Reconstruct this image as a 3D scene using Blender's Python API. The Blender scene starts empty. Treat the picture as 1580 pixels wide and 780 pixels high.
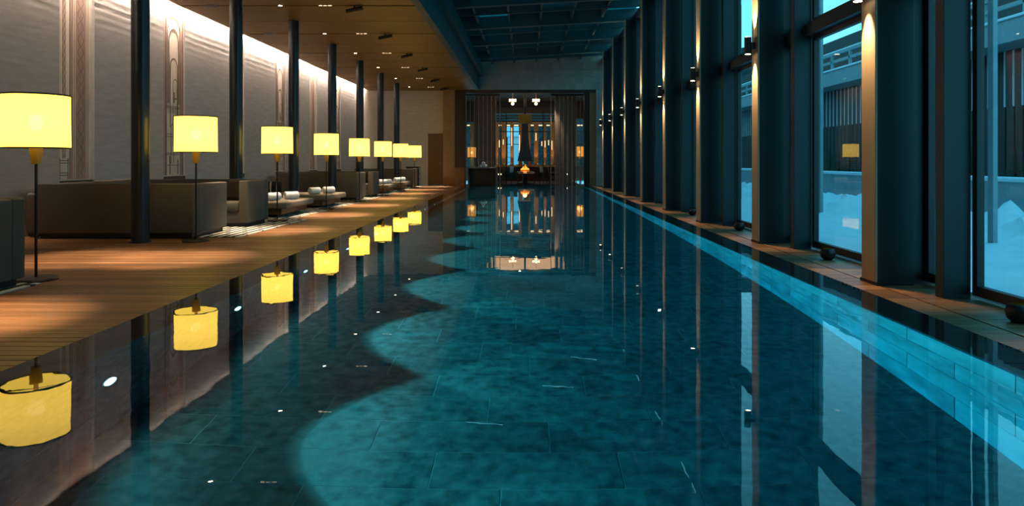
import bpy, bmesh, math, random
from mathutils import Vector, Matrix, noise
random.seed(7)
PI = math.pi
S = bpy.context.scene
C = S.collection

# ------------------------------------------------------------------ camera
F = 1050.0                      # focal length in pixels of the 1580 px frame
CAMZ = 1.12
cam = bpy.data.cameras.new('camera')
cam.sensor_width = 36.0
cam.lens = 36.0 * F / 1580
cam.shift_x = -22 / 1580
cam.shift_y = -142 / 1580
cam.clip_start = 0.02
co = bpy.data.objects.new('camera', cam)
co.location = (0, 0, CAMZ)
co.rotation_euler = (PI / 2, 0, 0)
C.objects.link(co)
S.camera = co

# ------------------------------------------------------------------ dusk sky
W = bpy.data.worlds.new('dusk')
S.world = W
W.use_nodes = True
wn = W.node_tree.nodes
wl = W.node_tree.links
bg = wn['Background']
tc = wn.new('ShaderNodeTexCoord')
sep = wn.new('ShaderNodeSeparateXYZ')
wl.new(tc.outputs['Generated'], sep.inputs[0])
rmp = wn.new('ShaderNodeValToRGB')
rmp.color_ramp.elements[0].position = 0.0
rmp.color_ramp.elements[0].color = (0.13, 0.46, 0.58, 1)
rmp.color_ramp.elements[1].position = 0.9
rmp.color_ramp.elements[1].color = (0.03, 0.23, 0.36, 1)
wl.new(sep.outputs['Z'], rmp.inputs[0])
wl.new(rmp.outputs[0], bg.inputs['Color'])
bg.inputs['Strength'].default_value = 3.4

S.view_settings.view_transform = 'Standard'
S.view_settings.look = 'None'
S.view_settings.gamma = 1
S.view_settings.exposure = 0.0
S.view_settings.use_curve_mapping = False
S.cycles.use_denoising = True
S.cycles.caustics_refractive = False
S.cycles.caustics_reflective = False
S.cycles.sample_clamp_indirect = 4.0
S.cycles.max_bounces = 10
S.cycles.transparent_max_bounces = 16


# ------------------------------------------------------------------ helpers
def at(x, y, d):
    """world point of a photograph pixel at distance d along the pool"""
    return Vector(((x - 812) * d / F, d, CAMZ + (248 - y) * d / F))


class MB:
    def __init__(self):
        self.v = []
        self.f = []

    def box(self, x0, x1, y0, y1, z0, z1):
        n = len(self.v)
        self.v += [(x0, y0, z0), (x1, y0, z0), (x1, y1, z0), (x0, y1, z0),
                   (x0, y0, z1), (x1, y0, z1), (x1, y1, z1), (x0, y1, z1)]
        self.f += [tuple(n + i for i in q) for q in
                   ((0, 3, 2, 1), (4, 5, 6, 7), (0, 1, 5, 4), (1, 2, 6, 5), (2, 3, 7, 6), (3, 0, 4, 7))]
        return self

    def poly(self, pts):
        n = len(self.v)
        self.v += [tuple(p) for p in pts]
        self.f.append(tuple(range(n, n + len(pts))))
        return self

    def tube(self, p0, p1, r0, r1=None, n=16, caps=True):
        r1 = r0 if r1 is None else r1
        p0, p1 = Vector(p0), Vector(p1)
        a = (p1 - p0).normalized()
        u = a.orthogonal().normalized()
        w = a.cross(u)
        b = len(self.v)
        for p, r in ((p0, r0), (p1, r1)):
            for i in range(n):
                t = 2 * PI * i / n
                self.v.append(tuple(p + u * (r * math.cos(t)) + w * (r * math.sin(t))))
        for i in range(n):
            j = (i + 1) % n
            self.f.append((b + i, b + j, b + n + j, b + n + i))
        if caps:
            self.f.append(tuple(b + i for i in reversed(range(n))))
            self.f.append(tuple(b + n + i for i in range(n)))
        return self

    def lathe(self, prof, n=32, cx=0, cy=0, close=False):
        b = len(self.v)
        m = len(prof)
        for r, z in prof:
            for i in range(n):
                t = 2 * PI * i / n
                self.v.append((cx + r * math.cos(t), cy + r * math.sin(t), z))
        for k in range(m if close else m - 1):
            k2 = (k + 1) % m
            for i in range(n):
                j = (i + 1) % n
                self.f.append((b + k * n + i, b + k * n + j, b + k2 * n + j, b + k2 * n + i))
        return self

    def path(self, pts, r, n=8):
        for a, c in zip(pts, pts[1:]):
            self.tube(a, c, r, r, n)
        return self

    def mesh(self, name, mat, smooth=False, bevel=0, seg=2):
        me = bpy.data.meshes.new(name)
        me.from_pydata(self.v, [], self.f)
        bm = bmesh.new()
        bm.from_mesh(me)
        if bevel:
            bmesh.ops.bevel(bm, geom=list(bm.edges), offset=bevel, segments=seg, affect='EDGES', profile=0.5,
                            clamp_overlap=True)
        bmesh.ops.recalc_face_normals(bm, faces=bm.faces)
        bm.to_mesh(me)
        bm.free()
        me.materials.append(mat)
        if smooth:
            me.shade_smooth()
            if hasattr(me, 'set_sharp_from_angle'):
                me.set_sharp_from_angle(angle=0.7)
        return me

    def build(self, name, mat, parent=None, smooth=False, bevel=0, seg=2, loc=None):
        return link(name, self.mesh(name, mat, smooth, bevel, seg), parent, loc)


def link(name, me, parent=None, loc=None, rot=None):
    o = bpy.data.objects.new(name, me)
    C.objects.link(o)
    if parent:
        o.parent = parent
    if loc is not None:
        o.location = loc
    if rot is not None:
        o.rotation_euler = rot
    return o


def tag(o, label, cat, group=None):
    o['label'] = label
    o['category'] = cat
    o['kind'] = 'thing'
    if group:
        o['group'] = group
    return o


def thing(name, label, cat, loc=(0, 0, 0), rz=0, group=None):
    o = bpy.data.objects.new(name, None)
    C.objects.link(o)
    o.empty_display_size = .1
    o.location = loc
    o.rotation_euler = (0, 0, rz)
    return tag(o, label, cat, group)


def struct(o, label=None):
    o['kind'] = 'structure'
    if label:
        o['label'] = label
    return o


def sempty(name, label=None, loc=(0, 0, 0)):
    o = bpy.data.objects.new(name, None)
    C.objects.link(o)
    o.location = loc
    return struct(o, label)


def copy_tree(o, parent=None):
    c = o.copy()
    C.objects.link(c)
    c.parent = parent
    for ch in list(o.children):
        copy_tree(ch, c)
    return c


def lamp(kind, name, loc, energy, color, parent=None, **kw):
    l = bpy.data.lights.new(name, kind)
    l.energy = energy
    l.color = color
    for k, v in kw.items():
        if k not in ('rot',):
            setattr(l, k, v)
    o = bpy.data.objects.new(name, l)
    C.objects.link(o)
    o.location = loc
    o.rotation_euler = kw.get('rot', (0, 0, 0))
    if parent:
        o.parent = parent
    return o


# ------------------------------------------------------------------ materials
def nodes(name):
    m = bpy.data.materials.new(name)
    m.use_nodes = True
    nt = m.node_tree
    return m, nt.nodes, nt.links, nt.nodes['Principled BSDF']


def mat(name, col, rough=.6, metal=0, var=.12, scale=6.0, stretch=(1, 1, 1), bump=0, rnd=0, spec=.5, detail=4):
    m, n, l, p = nodes(name)
    p.inputs['Roughness'].default_value = rough
    p.inputs['Metallic'].default_value = metal
    p.inputs['Specular IOR Level'].default_value = spec
    t = n.new('ShaderNodeTexCoord')
    mp = n.new('ShaderNodeMapping')
    mp.inputs['Scale'].default_value = stretch
    l.new(t.outputs['Object'], mp.inputs[0])
    nz = n.new('ShaderNodeTexNoise')
    nz.inputs['Scale'].default_value = scale
    nz.inputs['Detail'].default_value = detail
    l.new(mp.outputs[0], nz.inputs['Vector'])
    fac = nz.outputs['Fac']
    if rnd:
        oi = n.new('ShaderNodeObjectInfo')
        ad = n.new('ShaderNodeVectorMath')
        ad.operation = 'ADD'
        sc = n.new('ShaderNodeMath')
        sc.operation = 'MULTIPLY'
        sc.inputs[1].default_value = 57.0
        l.new(oi.outputs['Random'], sc.inputs[0])
        l.new(mp.outputs[0], ad.inputs[0])
        l.new(sc.outputs[0], ad.inputs[1])
        l.new(ad.outputs[0], nz.inputs['Vector'])
        mx = n.new('ShaderNodeMath')
        mx.operation = 'MULTIPLY_ADD'
        mx.inputs[1].default_value = rnd
        l.new(oi.outputs['Random'], mx.inputs[0])
        l.new(fac, mx.inputs[2])
        sb = n.new('ShaderNodeMath')
        sb.operation = 'SUBTRACT'
        sb.inputs[1].default_value = rnd * .5
        l.new(mx.outputs[0], sb.inputs[0])
        fac = sb.outputs[0]
    r = n.new('ShaderNodeValToRGB')
    r.color_ramp.elements[0].position = .28
    r.color_ramp.elements[1].position = .72
    lo = [max(0, c * (1 - var)) for c in col]
    hi = [min(1, c * (1 + var)) for c in col]
    r.color_ramp.elements[0].color = (*lo, 1)
    r.color_ramp.elements[1].color = (*hi, 1)
    l.new(fac, r.inputs[0])
    l.new(r.outputs[0], p.inputs['Base Color'])
    if bump:
        b = n.new('ShaderNodeBump')
        b.inputs['Strength'].default_value = bump
        b.inputs['Distance'].default_value = .01
        l.new(nz.outputs['Fac'], b.inputs['Height'])
        l.new(b.outputs[0], p.inputs['Normal'])
    return m


def emit(name, col, strength, clear=0):
    m, n, l, p = nodes(name)
    n.remove(p)
    e = n.new('ShaderNodeEmission')
    e.inputs[0].default_value = (*col, 1)
    e.inputs[1].default_value = strength
    out = n['Material Output']
    if clear:
        tr = n.new('ShaderNodeBsdfTransparent')
        mx = n.new('ShaderNodeMixShader')
        mx.inputs[0].default_value = clear
        l.new(e.outputs[0], mx.inputs[1])
        l.new(tr.outputs[0], mx.inputs[2])
        l.new(mx.outputs[0], out.inputs[0])
    else:
        l.new(e.outputs[0], out.inputs[0])
    return m


def glass(name, tint=(.86, .95, .97), ior=1.5):
    m, n, l, p = nodes(name)
    n.remove(p)
    tr = n.new('ShaderNodeBsdfTransparent')
    tr.inputs[0].default_value = (*tint, 1)
    gl = n.new('ShaderNodeBsdfGlossy')
    gl.inputs['Roughness'].default_value = 0
    fr = n.new('ShaderNodeFresnel')
    fr.inputs[0].default_value = ior
    mx = n.new('ShaderNodeMixShader')
    ge = n.new('ShaderNodeNewGeometry')
    iv = n.new('ShaderNodeMath')
    iv.operation = 'SUBTRACT'
    iv.inputs[0].default_value = 1
    l.new(ge.outputs['Backfacing'], iv.inputs[1])
    mu = n.new('ShaderNodeMath')
    mu.operation = 'MULTIPLY'
    l.new(fr.outputs[0], mu.inputs[0])
    l.new(iv.outputs[0], mu.inputs[1])
    l.new(mu.outputs[0], mx.inputs[0])
    l.new(tr.outputs[0], mx.inputs[1])
    l.new(gl.outputs[0], mx.inputs[2])
    l.new(mx.outputs[0], n['Material Output'].inputs[0])
    return m


M = {}
M['deck'] = mat('deck', (.25, .112, .040), .42, var=.42, scale=3.0, stretch=(.5, 7, 7), rnd=.5, bump=.15)
M['deck_base'] = mat('deck_base', (.03, .018, .012), .8)
M['stone'] = mat('stone', (.15, .155, .14), .5, var=.62, scale=13, rnd=.10, bump=.1, detail=10)
M['wallstone'] = mat('wallstone', (.52, .55, .52), .5, var=.35, scale=3.5, stretch=(1, 1, 1.5), rnd=.3, bump=.1, detail=9)
M['grout'] = mat('grout', (.30, .32, .31), .8)
M['coping'] = mat('coping', (.075, .082, .088), .35, var=.5, scale=4, rnd=.2, detail=8)
M['earth'] = mat('earth', (.47, .45, .44), .85, var=.12, scale=5, stretch=(1, .5, 3), bump=.08, detail=8)
M['plaster'] = mat('plaster', (.80, .73, .64), .8, var=.1, scale=4, stretch=(1, 1, 8), bump=.2)
M['ceil'] = mat('ceil', (.225, .125, .022), .5, var=.16, scale=2.2, stretch=(.35, 9, 1), rnd=.2)
M['wood'] = mat('wood', (.27, .125, .035), .5, var=.18, scale=3, stretch=(.5, 1, 9))
M['wood_v'] = mat('wood_v', (.32, .15, .045), .5, var=.25, scale=3, stretch=(7, 7, .6))
M['dark_wood'] = mat('dark_wood', (.045, .022, .012), .5, var=.3, scale=3, stretch=(7, 7, .6))
M['block'] = mat('block', (.40, .25, .115), .7, var=.12, scale=5, rnd=.2)
M['concrete'] = mat('concrete', (.42, .44, .40), .8, var=.16, scale=2.5, rnd=.25, bump=.1)
M['teal'] = mat('teal', (.009, .028, .034), .42, var=.06, scale=2, spec=.4)
M['roof_steel'] = mat('roof_steel', (.018, .078, .098), .5, var=.06)
M['platform'] = mat('platform', (.13, .062, .024), .5, var=.18, scale=3, stretch=(.5, 1, 9))
M['forest'] = mat('forest', (.010, .022, .024), .9, var=.4, scale=2)
M['door'] = mat('door', (.15, .082, .028), .5, var=.18, scale=3, stretch=(.5, 1, 9))
M['column'] = mat('column', (.026, .034, .044), .32, metal=.35, var=.1, scale=2)
M['black'] = mat('black', (.012, .012, .013), .45, var=.15)
M['bronze'] = mat('bronze', (.56, .41, .25), .45, metal=.2, var=.08, stretch=(8, 8, .5))
M['lampmetal'] = mat('lampmetal', (.04, .032, .022), .4, metal=.6)
M['brass'] = mat('brass', (.45, .27, .06), .35, metal=.5, var=.15)
M['fabric'] = mat('fabric', (.118, .104, .080), .9, var=.08, scale=60, bump=.12)
M['fabric_dark'] = mat('fabric_dark', (.06, .042, .028), .9, var=.1, scale=50, bump=.1)
M['mattress'] = mat('mattress', (.20, .165, .125), .85, var=.08, scale=60, bump=.1)
M['towel'] = mat('towel', (.86, .86, .86), .95, var=.04, scale=90, bump=.5)
M['white'] = mat('white', (.8, .78, .74), .7)
M['cream'] = mat('cream', (.80, .70, .60), .8, var=.14, scale=5, stretch=(1, 1, .5))
M['rose'] = mat('rose', (.40, .28, .23), .8, var=.2, scale=6, stretch=(1, 3, .5))
M['umber'] = mat('umber', (.20, .135, .11), .8, var=.2, scale=8)
M['slate'] = mat('slate', (.075, .085, .105), .4, var=.1)
M['snow'] = mat('snow', (.82, .86, .90), .8, var=.06, scale=3, bump=.5)
M['fir'] = mat('fir', (.06, .13, .10), .8, var=.4, scale=9)
M['bark'] = mat('bark', (.05, .035, .025), .9)
M['slatwood'] = mat('slatwood', (.06, .05, .045), .7, var=.25, stretch=(8, 8, 1))
M['bluepaint'] = mat('bluepaint', (.30, .36, .38), .7, var=.1)
M['shade'] = emit('shade', (1, .66, .085), 3.6, .10)
m, n, l, p = nodes('shade_fabric')
n.remove(p)
e = n.new('ShaderNodeEmission')
e.inputs[0].default_value = (1, .66, .075, 1)
e.inputs[1].default_value = 2.7
td = n.new('ShaderNodeBsdfTranslucent')
td.inputs[0].default_value = (.60, .50, .34, 1)
ad = n.new('ShaderNodeAddShader')
l.new(e.outputs[0], ad.inputs[0])
l.new(td.outputs[0], ad.inputs[1])
tr = n.new('ShaderNodeBsdfTransparent')
mx = n.new('ShaderNodeMixShader')
mx.inputs[0].default_value = .04
l.new(ad.outputs[0], mx.inputs[1])
l.new(tr.outputs[0], mx.inputs[2])
l.new(mx.outputs[0], n['Material Output'].inputs[0])
M['shade'] = m
M['bulb'] = emit('bulb', (1, .8, .45), 9)
M['lens_warm'] = emit('lens_warm', (1, .78, .5), 45)
M['lens_small'] = emit('lens_small', (1, .82, .58), 12)
M['lens_pool'] = emit('lens_pool', (.72, .8, 1), 4.5)
M['led'] = emit('led', (1, .74, .5), 10)
M['flame'] = emit('flame', (1, .36, .06), 2.4)
M['ember'] = emit('ember', (1, .22, .03), .9)
M['tube_glow'] = emit('tube_glow', (1, .66, .32), 1.7)
M['bar_glow'] = emit('bar_glow', (1, .72, .42), 2.5)
M['candle'] = emit('candle', (1, .70, .36), 7)
M['lantern'] = emit('lantern', (1, .42, .08), .75, .1)
M['glass'] = glass('glass')
M['hearth_glass'] = glass('hearth_glass', (.9, .8, .65), 1.25)
M['gold_inside'] = mat('gold_inside', (.8, .5, .12), .3, metal=.8)

# snow covered roof glazing: lets a little of the sky through
m, n, l, p = nodes('roof_glass')
n.remove(p)
td = n.new('ShaderNodeBsdfTranslucent')
td.inputs[0].default_value = (.005, .125, .13, 1)
gl = n.new('ShaderNodeBsdfGlossy')
gl.inputs['Roughness'].default_value = .12
fr = n.new('ShaderNodeFresnel')
fr.inputs[0].default_value = 1.35
mx = n.new('ShaderNodeMixShader')
l.new(fr.outputs[0], mx.inputs[0])
l.new(td.outputs[0], mx.inputs[1])
l.new(gl.outputs[0], mx.inputs[2])
l.new(mx.outputs[0], n['Material Output'].inputs[0])
M['roof_glass'] = m

# water: refracting surface with a faint swell, and absorption in its depth
m, n, l, p = nodes('water')
n.remove(p)
g = n.new('ShaderNodeBsdfGlass')
g.inputs['IOR'].default_value = 1.333
g.inputs['Roughness'].default_value = 0
t = n.new('ShaderNodeTexCoord')
mp = n.new('ShaderNodeMapping')
mp.inputs['Scale'].default_value = (1.0, 1.0, 1)
l.new(t.outputs['Object'], mp.inputs[0])
nz = n.new('ShaderNodeTexNoise')
nz.inputs['Scale'].default_value = 2.6
nz.inputs['Detail'].default_value = 2.5
l.new(mp.outputs[0], nz.inputs['Vector'])
b = n.new('ShaderNodeBump')
b.inputs['Strength'].default_value = .07
b.inputs['Distance'].default_value = .010
l.new(nz.outputs['Fac'], b.inputs['Height'])
l.new(b.outputs[0], g.inputs['Normal'])
l.new(g.outputs[0], n['Material Output'].inputs['Surface'])
va = n.new('ShaderNodeVolumeAbsorption')
va.inputs['Color'].default_value = (.0, .856, .975, 1)
va.inputs['Density'].default_value = 1.0
l.new(va.outputs[0], n['Material Output'].inputs['Volume'])
M['water'] = m

# woven rug: broken black and ivory stripes
m, n, l, p = nodes('rug')
p.inputs['Roughness'].default_value = .95
t = n.new('ShaderNodeTexCoord')
br = n.new('ShaderNodeTexBrick')
br.inputs['Scale'].default_value = 1
br.inputs['Mortar Size'].default_value = .034
br.inputs['Mortar Smooth'].default_value = 0
br.inputs['Brick Width'].default_value = .62
br.inputs['Row Height'].default_value = .13
br.inputs['Color1'].default_value = (.80, .74, .60, 1)
br.inputs['Color2'].default_value = (.72, .66, .52, 1)
br.inputs['Mortar'].default_value = (.012, .012, .014, 1)
mp = n.new('ShaderNodeMapping')
mp.inputs['Rotation'].default_value = (0, 0, PI / 2)
l.new(t.outputs['Object'], mp.inputs[0])
l.new(mp.outputs[0], br.inputs['Vector'])
l.new(br.outputs['Color'], p.inputs['Base Color'])
M['rug'] = m

# black and white banded bolster fabric (bands across its axis, object x)
m, n, l, p = nodes('banded')
p.inputs['Roughness'].default_value = .9
t = n.new('ShaderNodeTexCoord')
sx = n.new('ShaderNodeSeparateXYZ')
l.new(t.outputs['Object'], sx.inputs[0])
mo = n.new('ShaderNodeMath')
mo.operation = 'PINGPONG'
mo.inputs[1].default_value = .075
l.new(sx.outputs[0], mo.inputs[0])
gt = n.new('ShaderNodeMath')
gt.operation = 'LESS_THAN'
gt.inputs[1].default_value = .018
l.new(mo.outputs[0], gt.inputs[0])
mc = n.new('ShaderNodeMix')
mc.data_type = 'RGBA'
mc.inputs[6].default_value = (.015, .015, .017, 1)
mc.inputs[7].default_value = (.65, .62, .55, 1)
l.new(gt.outputs[0], mc.inputs[0])
l.new(mc.outputs[2], p.inputs['Base Color'])
M['banded'] = m

# ------------------------------------------------------------------ key dimensions
WATER = .14
XL0, XL1 = -2.45, -2.15          # left rim, outer and inner edge
XR1, XR0 = 2.265, 2.56           # right rim, inner and outer edge
PY0, PY1 = .9, 28.2              # pool length (inner)
PZ = -1.03                       # pool bottom
CEIL = 4.32
WX = -7.4                        # left wall
ENDY = 31.0
BAY = 3.1
COLY = [9.4 + BAY * k for k in range(7)]         # round columns
FINY = [6.25 + BAY * k for k in range(-1, 8)]    # steel columns at the glass wall
WARM = (1, .76, .54)

# ------------------------------------------------------------------ floors
fl = MB().box(-7.6, XL0, -2.5, ENDY + .6, -.30, -.03).build('floor', M['deck_base'])
struct(fl, 'brown timber deck along the lounge side of the pool')
bm_ = MB().box(-(XL0 + 7.42) / 2 - 2.45 + 2.45, (XL0 + 7.42) / 2, -.0465, .0465, -.03, 0).mesh('board', M['deck'], bevel=.004, seg=1)
cx = (XL0 - 7.42) / 2
y = 2.7
while y < 2.7 + 290 * .098 and y < ENDY:
    link('board', bm_, fl, (cx, y, random.uniform(-.0012, 0)))
    y += .098
MB().box(-7.6, XL0, -2.5, 2.65, -.03, -.002).build('deck_end', M['deck'], fl)

fr_ = MB().box(XR0, 3.9, -2.5, ENDY + .6, -.30, -.03).build('floor', M['deck_base'])
struct(fr_, 'narrow brown timber deck along the glass wall')
b1 = MB().box(-.30, .30, -.092, .092, -.03, 0).mesh('board', M['deck'], bevel=.003, seg=1)
b2 = MB().box(-.25, .25, -.092, .092, -.03, 0).mesh('board', M['deck'], bevel=.003, seg=1)
for k in range(147):
    y = 3.0 + .19 * k
    link('board', b1, fr_, (XR0 + .305, y, random.uniform(-.001, 0)))
    link('board', b2, fr_, (XR0 + .872, y, random.uniform(-.001, 0)))
MB().box(XR0, 3.9, -2.5, 2.9, -.03, -.002).build('deck_end', M['deck'], fr_)

nd = MB().box(XL0, XR0, -2.5, PY0 - .3, -.30, 0).build('floor', M['deck_base'])
struct(nd, 'deck at the near end of the pool')
fd = MB().box(XL0, XR0, PY1 + .3, 41, -.30, 0).build('floor', M['deck_base'])
struct(fd, 'dark floor of the fireside lounge beyond the pool')

# ------------------------------------------------------------------ pool basin
pool = MB().box(XL0, XR0, PY0 - .3, PY1 + .3, PZ - .25, PZ - .001).build('pool_basin', M['grout'])
struct(pool, 'long stone lined swimming pool basin')
TW, TH = .90, .30
t1 = MB().box(-TW / 2 + .004, TW / 2 - .004, -TH / 2 + .002, TH / 2 - .002, -.0015, 0).mesh('tile', M['stone'])
rest = MB()
cnt = 0
row = 0
y = 2.2
while y < PY1:
    off = (row * .37) % 1 * TW
    x = XL1 - off
    while x < XR1:
        a, c = max(x, XL1), min(x + TW, XR1)
        if c - a > .05:
            z = 0
            if cnt < 298 and c - a > TW - .01:
                link('tile', t1, pool, ((a + c) / 2, y + TH / 2, PZ + z))
                cnt += 1
            else:
                rest.box(a + .004, c - .004, y + .003, y + TH - .003, PZ - .02, PZ + z)
        x += TW
    y += TH
    row += 1
rest.box(XL1, XR1, PY0, 2.19, PZ - .02, PZ)
o = rest.build('tile_field', M['stone'], pool)
o['kind'] = 'stuff'

for side, xi, xo in (('right', XR1, XR0), ('left', XL1, XL0)):
    lo, hi = min(xi, xo), max(xi, xo)
    core = (hi - .25, hi) if side == 'right' else (lo, lo + .25)
    w = MB().box(core[0], core[1], PY0 - .3, PY1 + .3, PZ - .02, WATER - .045).build('pool_wall', M['grout'])
    struct(w, 'stone pool wall on the %s side' % ('glass' if side == 'right' else 'lounge'))
    face = xi + (.045 if side == 'right' else -.045)
    rows = 4
    hh = (WATER - .045 - PZ) / rows
    tm = MB().box(min(face, xi), max(face, xi), -.446, .446, -hh / 2 + .003, hh / 2 - .003).mesh('tile', M['wallstone'] if side == 'right' else M['stone'])
    for r in range(rows):
        n_ = 0
        yy = PY0 + (.45 if r % 2 else 0) + .45
        while yy < PY1:
            link('tile', tm, w, (random.uniform(-.001, .001), yy, PZ + hh * (r + .5)))
            yy += .9
    cp = MB().box(lo, hi, -.447, .447, -.045, 0).mesh('coping_stone', M['coping'], bevel=.003, seg=1)
    yy = PY0 + .15
    while yy < PY1 + .2:
        link('coping_stone', cp, w, (0, yy, WATER - .006))
        yy += .9
for nm, ya, yb in (('far', PY1, PY1 + .3), ('near', PY0 - .3, PY0)):
    w = MB().box(XL0, XR0, ya, yb, PZ - .02, WATER - .006).build('pool_wall', M['coping'])
    struct(w, 'stone pool wall at the %s end' % nm)

wt = MB().box(XL0 + .004, XR0 - .004, PY0 - .29, PY1 + .29, PZ - .12, WATER).build('pool_water', M['water'])
struct(wt, 'still clear water filling the pool to its rim')

# underwater lights in the lounge side wall
POOLC = (1, .97, .85)
ORD = 'nearest second third fourth fifth sixth seventh eighth ninth tenth eleventh twelfth thirteenth fourteenth fifteenth sixteenth last'.split()
k = 0
y = 1.95
lens_m = MB().tube((0, 0, 0), (.012, 0, 0), .047, n=20).mesh('lens', M['lens_pool'])
ring_m = MB().tube((-.002, 0, 0), (.006, 0, 0), .065, n=24).mesh('bezel', M['lampmetal'])
while y < PY1 - .3:
    t = thing('pool_light', 'round underwater light in the lounge side pool wall, %s from the near end' % ORD[min(k, 16)], 'light',
              (XL1 + .001, y, WATER - .53), group='underwater pool lights')
    link('bezel', ring_m, t)
    link('lens', lens_m, t, (.002, 0, 0))
    lamp('SPOT', 'pool_spot', (.045, 0, 0), 280, POOLC, t, spot_size=math.radians(70), spot_blend=.06,
         shadow_soft_size=.03, rot=(0, -PI / 2, 0))
    lamp('SPOT', 'pool_spill', (.045, 0, 0), 14, POOLC, t, spot_size=math.radians(168), spot_blend=.5,
         shadow_soft_size=.03, rot=(0, -PI / 2, 0))
    y += 1.55
    k += 1

# ------------------------------------------------------------------ left wall (layered rammed earth) with recesses
wlft = MB().box(WX - .35, WX - .075, -2.5, ENDY + .3, -.05, 4.8).build('wall_left', M['earth'])
struct(wlft, 'pale layered earth wall behind the sofas')
MUR = [(10.80 + BAY * k, 11.66 + BAY * k) for k in range(7)]
edges = [-2.5] + [e for a in MUR for e in a] + [ENDY]


def earth_panel(y0, y1, step=.06):
    n0 = max(2, int((y1 - y0) / step))
    yl = [y0, y0 + .006] + [y0 + (y1 - y0) * i / n0 for i in range(1, n0)] + [y1 - .006, y1]
    ny = len(yl) - 1
    nz_ = 118
    v, f = [], []
    for j in range(nz_ + 1):
        z = 4.75 * j / nz_
        lay = z / .135
        li = math.floor(lay)
        fr2 = lay - li
        joint = math.exp(-((min(fr2, 1 - fr2)) / .16) ** 2)
        k_ = .16 + 1.6 * max(0.0, min(1.0, (z - 3.35) / .5))      # relief raised near the top to imitate grazing cove light
        for i, yy in enumerate(yl):
            bb = noise.noise((yy * 4.0, z * 14, 2)) * .0022 + noise.noise((yy * 13, z * 26, 5)) * .0024
            x = WX + k_ * (bb - joint * .008 * (.6 + .4 * noise.noise((yy * 2, li, 9)))) + .004 * noise.noise((yy * .5, z * .4, 4))
            if i == 0 or i == ny:
                x = WX - .06
            v.append((x, yy, z))
    for j in range(nz_):
        for i in range(ny):
            q = j * (ny + 1) + i
            f.append((q, q + 1, q + ny + 2, q + ny + 1))
    me = bpy.data.meshes.new('wall_panel')
    me.from_pydata(v, [], f)
    me.materials.append(M['earth'])
    me.shade_smooth()
    me.set_sharp_from_angle(angle=.8)
    return struct(link('wall_left', me), 'layered earth panel of the lounge wall')


for i in range(0, len(edges), 2):
    earth_panel(edges[i], edges[i + 1])

# printed tall panels in the recesses
PLACE = ['behind the nearest round column pair, left of all', 'second from the camera, behind the second floor lamp',
         'third, half hidden by a column', 'fourth from the camera, behind the third floor lamp',
         'fifth, behind the fourth floor lamp', 'sixth from the camera, behind a distant column',
         'last before the end wall']
PLACE[0] = 'nearest, behind the nearest floor lamp'


def strip(mb, y0, y1, z0, z1, x=.006):
    mb.box(0, x, y0, y1, z0, z1)


def wave(mb, yc, amp, z0, z1, ph, wl_, w=.012, x=.008, n_=120):
    pts = []
    for i in range(n_ + 1):
        z = z0 + (z1 - z0) * i / n_
        pts.append((yc + amp * math.sin(2 * PI * z / wl_ + ph), z))
    for (ya, za), (yb, zb) in zip(pts, pts[1:]):
        mb.poly([(x, ya - w / 2, za), (x, ya + w / 2, za), (x, yb + w / 2, zb), (x, yb - w / 2, zb)])


def arch(mb, yc, r, zs, z0, w=.03, x=.008, n_=18):
    pts = [(yc - r, z0)] + [(yc - r * math.cos(PI * i / n_), zs + 1.35 * r * math.sin(PI * i / n_)) for i in range(n_ + 1)] + [(yc + r, z0)]
    inn = [(yc - r + w, z0)] + [(yc - (r - w) * math.cos(PI * i / n_), zs + 1.35 * (r - w) * math.sin(PI * i / n_)) for i in range(n_ + 1)] + [(yc + r - w, z0)]
    for i in range(len(pts) - 1):
        mb.poly([(x, *pts[i]), (x, *inn[i]), (x, *inn[i + 1]), (x, *pts[i + 1])])


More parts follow.
